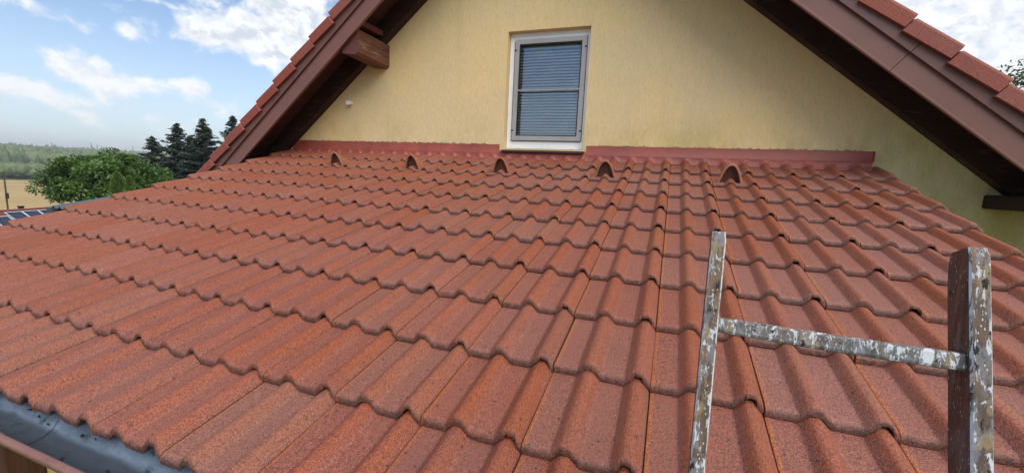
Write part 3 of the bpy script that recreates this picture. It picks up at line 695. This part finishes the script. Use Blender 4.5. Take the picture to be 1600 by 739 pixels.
# the wall, post and louvre under the eaves
mb = MB(); mb.box(-4.1, 1.4, 0.0, 0.25, -2.6, -0.22); mb.box(-4.1, -3.85, 0.2501, YW - .003, -2.6, -0.12); mb.box(1.15, 1.4, 0.2501, YW - .003, -2.6, -0.12); mb.build('annex_wall', M['plaster'], house)
MB().box(-2.79, -2.53, -0.13, -0.002, -2.6, -0.24).build('eaves_post', M['post'], house, bevel=.01)
lv = MB(); lv.hexa([(-3.7, -.045, 0), (-2.80, -.045, 0), (-2.80, -.004, .014), (-3.7, -.004, .014)], [(-3.7, -.045, .012), (-2.80, -.045, .012), (-2.80, -.004, .026), (-3.7, -.004, .026)])
lvm = lv.mesh('louvre_slat', M['louvre'])
lp = MB().box(-3.72, -2.795, -0.003, -0.001, -1.7, -0.3).build('louvre_panel', M['gasket'], house)
for k in range(34):
    o = link(bpy.data.objects.new('louvre_slat', lvm)); o.parent = lp; o.location = (0, 0, -1.68 + k * .04)

# ------------------------------------------------------------------ ladder
def V3(*a): return Vector(a)
ltop, lrung, rtop, rrung = V3(0.110, -0.200, 0.583), V3(0.1085, -0.240, 0.4405), V3(0.411, -0.216, 0.591), V3(0.4135, -0.256, 0.443)
ladder = thing('ladder', (0.24, -1.02, -2.6), 'old wooden ladder with worn paint splashes leaning on the eaves', 'ladder')
across = (rrung - lrung).normalized(); axis = ((ltop - lrung) + (rtop - rrung)).normalized(); depthv = across.cross(axis).normalized()   # towards the back
if depthv.y < 0: depthv = -depthv
def stile(top, rung, wd, dp, m):
    ax = (top - rung).normalized(); foot = rung - ax * ((rung.z + 2.59) / ax.z)
    rr = random.Random(int(wd * 1e4)); fr = across * wd; mb = MB(); rows = []
    ts = [0, .2, .4, .6, .8, .9, .95, 0.985, 0.996, 1.0]
    L = (top - foot).length
    for t in ts:
        k = 1.0 if t < .99 else (0.95 if t < .998 else 0.76); c = foot + ax * (L * t); b = Vector((rr.uniform(-1, 1), rr.uniform(-1, 1), 0)) * .0007
        cd = c + depthv * (dp * .5) + fr * .5
        ring_ = []
        ch = 0.18
        for sx, sy in ((-1, -1 + ch * .6), (-1 + ch, -1), (1 - ch, -1), (1, -1 + ch * .6), (1, 1 - ch * .6), (1 - ch, 1), (-1 + ch, 1), (-1, 1 - ch * .6)):
            lift = ax * (-(0.004 if t > .99 else 0) * (sy + 1) * .5)
            ring_.append(cd + fr * (.5 * sx * (k * .5 + .5)) + depthv * (dp * .5 * sy * k) + b + lift)
        rows.append(ring_)
    n = 8; vs = [p for r_ in rows for p in r_]
    for i in range(len(rows) - 1):
        for j in range(n):
            mb.cur = 0 if j == 1 else (2 if j in (0, 2) else 1)
            mb.f.append((i * n + j, (i + 1) * n + j, (i + 1) * n + (j + 1) % n, i * n + (j + 1) % n)); mb.m.append(mb.cur)
    mb.v = [tuple(p) for p in vs]; mb.f.append(tuple(range((len(rows) - 1) * n, len(rows) * n))); mb.m.append(0); mb.f.append(tuple(range(n))[::-1]); mb.m.append(1)
    return mb.build('stile', [M['ladder'], M['ladder_dark'], M['ladder_edge']], ladder)
stile(ltop - across * .011, lrung - across * .011, .0215, .048, None)
stile(rtop, rrung, .0220, .055, None)
ax = axis
def rung(c0, c1, hgt, dep):
    mb = MB(); a = (c1 - c0).normalized(); u_ = axis; n = 12; rows = []
    for t in [i / 10 for i in range(11)]:
        c = c0.lerp(c1, t); s_ = 1.0 if 0.06 < t < .94 else 0.9
        sag = -0.0015 * math.sin(t * math.pi)
        rows.append([c + u_ * (hgt * s_ * math.copysign(abs(math.sin(k / n * 6.2832 + .26)) ** .36, math.sin(k / n * 6.2832 + .26)) + sag) + depthv * (dep * s_ * math.copysign(abs(math.cos(k / n * 6.2832 + .26)) ** .36, math.cos(k / n * 6.2832 + .26))) for k in range(n)])
    vs = [p for r_ in rows for p in r_]
    mb.add(vs, [(i * n + j, i * n + (j + 1) % n, (i + 1) * n + (j + 1) % n, (i + 1) * n + j) for i in range(10) for j in range(n)] + [tuple(range(n))[::-1], tuple(range(10 * n, 11 * n))])
    return mb.build('rung', M['rung'], ladder)
gap = 0.285
for k in range(0, 10):
    c0 = lrung - (ltop - lrung).normalized() * (gap * k) + depthv * .024; c1 = rrung - (rtop - rrung).normalized() * (gap * k) + depthv * .024
    if c0.z < -2.4: break
    rung(c0 - across * .002, c1 + across * .010, .0125, .016)

# ------------------------------------------------------------------ slate-blue sheet roof beyond the left verge
X0, X1, SE, NN = -5.30, -4.48, 1.24, -0.155
_o = ROOF @ Vector((0, 1.24, -0.170)); P12 = Matrix.Translation(_o) @ Matrix.Rotation(math.radians(9.5), 4, 'X') @ Matrix.Translation((0, -1.24, 0.155))
def sp(x, s, n): return P12 @ Vector((x, s, n))
sr = thing('sheet_roof', sp((X0 + X1) / 2, SE, -2.4), 'slate blue ribbed sheet roof just beyond the tiled roof', 'shed')
mb = MB(); rows = [[], []]; n = 60
for i in range(n + 1):
    x = X0 + (X1 - X0) * i / n; ph = (x * 1 / 0.10) % 1; h = 0.022 if 0.30 < ph < 0.62 else 0.0
    for k, s in enumerate((SE, 3.0)): rows[k].append(sp(x, s, NN + h))
mb.grid(rows[::-1]); mb.grid([[p + Vector((0, 0, -.004)) for p in rows[0]], rows[0]]); mb.build('ribbed_sheet', M['sheet'], sr)
MB().hexa([sp(X0 - .04, SE - .02, NN - .05), sp(X0 + .03, SE - .02, NN - .05), sp(X0 + .03, 3.0, NN - .05), sp(X0 - .04, 3.0, NN - .05)], [sp(X0 - .04, SE - .02, NN + .008), sp(X0 + .03, SE - .02, NN + .008), sp(X0 + .03, 3.0, NN + .008), sp(X0 - .04, 3.0, NN + .008)]).build('verge_trim', M['sheet'], sr, bevel=.006)
MB().hexa([sp(X0, SE + .05, NN - .17), sp(X1, SE + .05, NN - .17), sp(X1, SE + .09, NN - .17), sp(X0, SE + .09, NN - .17)], [sp(X0, SE + .05, NN - .006), sp(X1, SE + .05, NN - .006), sp(X1, SE + .09, NN - .006), sp(X0, SE + .09, NN - .006)]).build('fascia', M['sheet_dark'], sr)
mb = MB(); b0 = sp(X0, SE + .3, 0); mb.box(X0 + .06, X1 - .06, b0.y, 2.9, -2.7, b0.z - .18); mb.build('shed_wall', M['far_wall'], sr)

# ------------------------------------------------------------------ neighbour house with solar panels
RA = CAM + (Vector((-27.65, 8.77, -1.9)) - CAM) * 1.6; RD = Vector((-0.35404533, 0.93522826, 0)); HD = Vector((0.93522826, 0.35404533, 0))
s35 = math.radians(35); DN = HD * math.cos(s35) - Vector((0, 0, 1)) * math.sin(s35); NR = RD.cross(DN); NR = NR if NR.z > 0 else -NR
DB = -HD * math.cos(s35) - Vector((0, 0, 1)) * math.sin(s35)
def nh(a, d, n=0.0): return RA + RD * a + DN * d + NR * n
gz = ground_z(RA.x, RA.y)
nb_ = thing('neighbour_house', (RA.x, RA.y, gz), 'neighbouring house seen by its dark red tiled ridge below the field', 'house')
mb = MB(); rows = []
for j in range(0, 17):
    d = j * 0.32; rows.append([nh(-5 + i * .1, d, 0.022 * math.sin(i * .1 / .3 * 6.283)) for i in range(0, 121)]); rows.append([nh(-5 + i * .1, d + .318, 0.03 + 0.022 * math.sin(i * .1 / .3 * 6.283)) for i in range(0, 121)])
mb.grid(rows[::-1]); roofn = mb.build('roof', M['far_tile'], nb_)
mb = MB(); mb.add([RA + RD * -5, RA + RD * 7, RA + RD * 7 + DB * 5.2, RA + RD * -5 + DB * 5.2], [(0, 1, 2, 3)]); mb.build('rear_slope', M['far_tile'], nb_)
rm = MB().tube([RD * 0, RD * .2, RD * .37], [.10, .11, .125], 10).mesh('ridge_tile', M['far_tile'])
for k in range(35):
    o = link(bpy.data.objects.new('ridge_tile', rm)); o.parent = roofn; o.location = RA + RD * (-5 + k * .345) + Vector((0, 0, .0))
mb = MB(); Mr = Matrix((( RD.x, HD.x, 0, RA.x), (RD.y, HD.y, 0, RA.y), (0, 0, 1, 0), (0, 0, 0, 1)))
mb.box(-4.7, 6.7, -3.9, 3.9, gz - .5, RA.z - 2.85, Mr); mb.build('wall', M['far_wall'], nb_)
mb = MB(); mb.box(1.50, 1.72, -.45, -.23, RA.z - .4, RA.z + .22, Mr); mb.box(1.47, 1.75, -.48, -.20, RA.z + .22, RA.z + .27, Mr); mb.build('chimney', M['dark'], nb_)
for i, (a, d, lab) in enumerate(((0.0, .26, 'solar panel at the left end of the upper row on the neighbouring roof'), (1.07, .26, 'solar panel second from the left in the upper row'), (2.14, .26, 'solar panel third from the left, mostly hidden by the tiles'), (-1.17, .66, 'lower solar panel at the left edge of the picture'))):
    t = thing('solar_panel', nh(a + .5, d + .8, .05), lab, 'solar panel', 'solar panels on the neighbouring roof')
    mb = MB()
    def slab(a0, a1, d0, d1, n0, n1): mb.hexa([nh(a0, d0, n0), nh(a1, d0, n0), nh(a1, d1, n0), nh(a0, d1, n0)], [nh(a0, d0, n1), nh(a1, d0, n1), nh(a1, d1, n1), nh(a0, d1, n1)])
    wq, hq, e = 1.05, 1.7, .045
    slab(a, a + wq, d, d + e, .09, .135); slab(a, a + wq, d + hq - e, d + hq, .09, .135); slab(a, a + e, d + e, d + hq - e, .09, .135); slab(a + wq - e, a + wq, d + e, d + hq - e, .09, .135)
    mb.build('frame', M['alu'], t); mb = MB(); slab(a + e, a + wq - e, d + e, d + hq - e, .095, .12); mb.build('cells', M['cells'], t)

# utility pole in the field
px, py = polar(-70.2, 60); pz = ground_z(px, py)
t = thing('utility_pole', (px, py, pz), 'thin brown wooden pole standing before the wheat field', 'pole')
MB().tube([(px, py, pz - .5), (px, py, -3), (px, py, -0.92)], [.075, .065, .055], 8).build('shaft', M['pole'], t)
MB().box(px - .05, px + .05, py - .35, py + .35, -1.12, -1.04).build('crossarm', M['pole'], t)
MB().box(px + .06, px + .2, py - .1, py + .1, -3.4, -2.9).build('fuse_box', M['sheet_dark'], t)

# ------------------------------------------------------------------ trees
def leaf_quads(C, Dr, Nn, ln, wd):
    """rhombic leaves: centres, long directions, normals"""
    Dr = Dr / np.linalg.norm(Dr, axis=1, keepdims=True); sd = np.cross(Nn, Dr); sd /= np.linalg.norm(sd, axis=1, keepdims=True) + 1e-9
    ln = ln[:, None]; wd = wd[:, None]
    V = np.stack([C - Dr * ln * .5, C + sd * wd * .5 - Dr * ln * .05, C + Dr * ln * .5, C - sd * wd * .5 - Dr * ln * .05], 1).reshape(-1, 3)
    return V, np.arange(len(V)).reshape(-1, 4)
def broad_tree(name, base, crown_c, radii, nclump, per, leaf, label, matl, seed, clump_r=0.28, group=None, droop=0.25):
    r = np.random.default_rng(seed); t = thing(name, base, label, 'tree', group)
    cc = np.array(crown_c); R3 = np.array(radii); cl = []
    while len(cl) < nclump:
        d = r.normal(size=3); d /= np.linalg.norm(d); rad = r.uniform(.45, 1.0) ** .6
        if d[2] < -.6: continue
        cl.append(cc + d * R3 * rad * (1 + .13 * math.sin(5 * math.atan2(d[1], d[0]) + seed)))
    V, Q, nb = [], [], 0
    for c in cl:
        n = int(per * r.uniform(.6, 1.3)); cr = clump_r * R3.mean() * r.uniform(.7, 1.35)
        d = r.normal(size=(n, 3)); d /= np.linalg.norm(d, axis=1, keepdims=True); rad = r.uniform(.25, 1, (n, 1)) ** .5
        P = c + d * rad * cr * [1, 1, .72]
        out = d * .7 + r.normal(size=(n, 3)) * .5 + [0, 0, -droop]; nn = r.normal(size=(n, 3)) * .55 + [0, 0, 1]
        v, q = leaf_quads(P, out, nn, r.uniform(.7, 1.3, n) * leaf, r.uniform(.35, .55, n) * leaf); V.append(v); Q.append(q + nb); nb += len(v)
    o = link(bpy.data.objects.new('crown', np_mesh('crown', np.concatenate(V), np.concatenate(Q), matl))); adopt(o, t)
    mb = MB(); b = Vector(base); top = Vector(crown_c)
    mb.tube([b, b.lerp(top, .35) + Vector((.1, .05, 0)), b.lerp(top, .7), top], [.05 * R3.mean() + .05, .045 * R3.mean() + .03, .035 * R3.mean(), .02 * R3.mean()], 9)
    for c in cl[:: max(1, nclump // 26)]:
        s0 = b.lerp(top, .45 + .5 * float(r.random())); c = Vector(c); mb.tube([s0, s0.lerp(c, .5) + Vector((0, 0, .06 * R3.mean())), c], [.022 * R3.mean(), .014 * R3.mean(), .005 * R3.mean()], 6)
    mb.build('trunk', M['bark'], t, smooth=True); return t
def at(az, d, el=None, z=None):
    x, y = polar(az, d); return (x, y, CAM.z + d * math.tan(math.radians(el)) if el is not None else (ground_z(x, y) if z is None else z))
c = at(-63.8, 27, -2.3); b = at(-63.8, 27)
broad_tree('broadleaf_tree', b, c, (2.15, 2.15, 1.25), 150, 190, .17, 'broad spreading green tree beyond the left edge of the roof', M['leaf'], 4, .21)
b2 = at(-61.1, 30); broad_tree('broadleaf_tree', b2, at(-61.1, 30, -2.6), (1.2, 1.2, 1.0), 46, 170, .15, 'lower bright green tree in front of the dark spruces', M['leaf'], 8, .25)
# leafy tree at the right-hand edge, behind the house
b = at(33.5, 17.5); broad_tree('leafy_tree', (b[0], b[1], -2.6), at(33.2, 17.5, 6.2), (2.3, 2.3, 2.3), 140, 150, .11, 'small leaved tree showing past the right rake of the gable', M['birch_leaf'], 12, .17)

def spruce(az, d, el_top, half_w, seed, label):
    x, y = polar(az, d); zb = ground_z(x, y); zt = CAM.z + d * math.tan(math.radians(el_top)); H = zt - zb; r = np.random.default_rng(seed)
    t = thing('spruce_tree', (x, y, zb), label, 'tree', 'dark spruces behind the broad tree')
    mb = MB().tube([(x, y, zb), (x, y, zb + H * .6), (x, y, zt)], [.2, .11, .015], 8); mb.build('trunk', M['bark'], t)
    P, Dd, N, Ls, Ws = [], [], [], [], []
    z = zt - .12
    while z > zb + 1.0:
        f = (zt - z) / 5.4; L0 = half_w * 2.15 * min(f ** .9, 1.5) + .05
        for k in range(int(r.integers(2, 5))):
            a = r.uniform(0, 6.283); L = L0 * r.uniform(.4, 1.2); dx, dy = math.cos(a), math.sin(a); m = max(4, int(L * 24))
            for s in np.linspace(.12, 1, m):
                cx = np.array([x + dx * L * s, y + dy * L * s, z - .22 * L * s + .26 * L * s * s + r.normal() * .02])
                for q in range(3):
                    sp = r.normal() * .5; side = np.array([-dy, dx, 0]) * sp * (1 - .4 * s)
                    P.append(cx + side * .3); Dd.append(np.array([dx, dy, -.15]) * .6 + side * 1.2 + [0, 0, -r.uniform(.1, .8)]); N.append(r.normal(size=3) * .5 + [0, 0, .9]); Ls.append(r.uniform(.16, .34)); Ws.append(r.uniform(.045, .09))
        z -= r.uniform(.035, .09) * (1 + .3 * f)
    v, q = leaf_quads(np.array(P), np.array(Dd), np.array(N), np.array(Ls), np.array(Ws))
    o = link(bpy.data.objects.new('crown', np_mesh('crown', v, q, M['needle']))); adopt(o, t)
for i, (az, d, el, hw, lab) in enumerate(((-60.2, 45, 2.5, 1.35, 'shortest dark spruce, at the left of the spruces'), (-58.15, 46, 4.0, 1.25, 'dark spruce in the middle of the left sky, second from the left'),
        (-55.95, 45, 4.75, 1.35, 'tall dark spruce with open branches, third from the left'), (-53.2, 47, 5.35, 1.2, 'spruce whose right side is cut off by the gable rake'), (-57.0, 50, 2.9, 1.7, 'shaded spruce standing behind the gap between the two tall ones'))):
    spruce(az, d, el, hw, 30 + i, lab)

def thuja(az, d, el, rad, seed, label):
    x, y = polar(az, d); zb = ground_z(x, y); zt = CAM.z + d * math.tan(math.radians(el)); H = zt - zb; r = np.random.default_rng(seed); n = 5200
    t = thing('thuja_shrub', (x, y, zb), label, 'shrub', 'clipped thujas before the broad tree')
    h = r.uniform(.0, 1, n) ** .8; a = r.uniform(0, 6.283, n); pr = rad * np.clip(np.minimum(1.0, ((1 - h) * 5.0) ** .5), .04, 1) * (1 + .10 * np.sin(a * 5 + h * 30)); rr_ = pr * r.uniform(.7, 1.02, n) ** .5
    P = np.stack([x + np.cos(a) * rr_, y + np.sin(a) * rr_, zb + .15 + h * (H - .2)], 1)
    Dd = np.stack([np.cos(a) * .45, np.sin(a) * .45, np.ones(n)], 1) + r.normal(size=(n, 3)) * .3; N = np.stack([-np.sin(a), np.cos(a), 0 * a], 1) + r.normal(size=(n, 3)) * .6
    v, q = leaf_quads(P, Dd, N, r.uniform(.09, .17, n), r.uniform(.03, .05, n))
    o = link(bpy.data.objects.new('crown', np_mesh('crown', v, q, M['thuja']))); adopt(o, t)
    MB().tube([(x, y, zb), (x, y, zt - .3)], [.06, .015], 7).build('trunk', M['bark'], t)
thuja(-63.0, 22.5, -1.2, .30, 1, 'larger rounded thuja at the left of the pair before the tree')
thuja(-62.15, 22.0, -1.55, .20, 2, 'smaller thuja at the right of the pair before the tree')

# ------------------------------------------------------------------ summer haze over the valley
hz = MB().box(-3600, 3600, -3600, 3600, -95, 62).build('haze', None)
hm = bpy.data.materials.new('haze'); hm.use_nodes = True; ht = NT(hm.node_tree); ht.n.clear()
ho = ht.n.new('ShaderNodeOutputMaterial'); pv = ht.node('ShaderNodeVolumePrincipled', {'Color': (0.93, 0.97, 1.0), 'Density': 0.00042, 'Anisotropy': 0.2}); ht.l.new(pv.outputs[0], ho.inputs['Volume'])
hz.data.materials.clear(); hz.data.materials.append(hm); tag(hz, 'thin blue summer haze over the valley', 'haze', None, 'stuff')
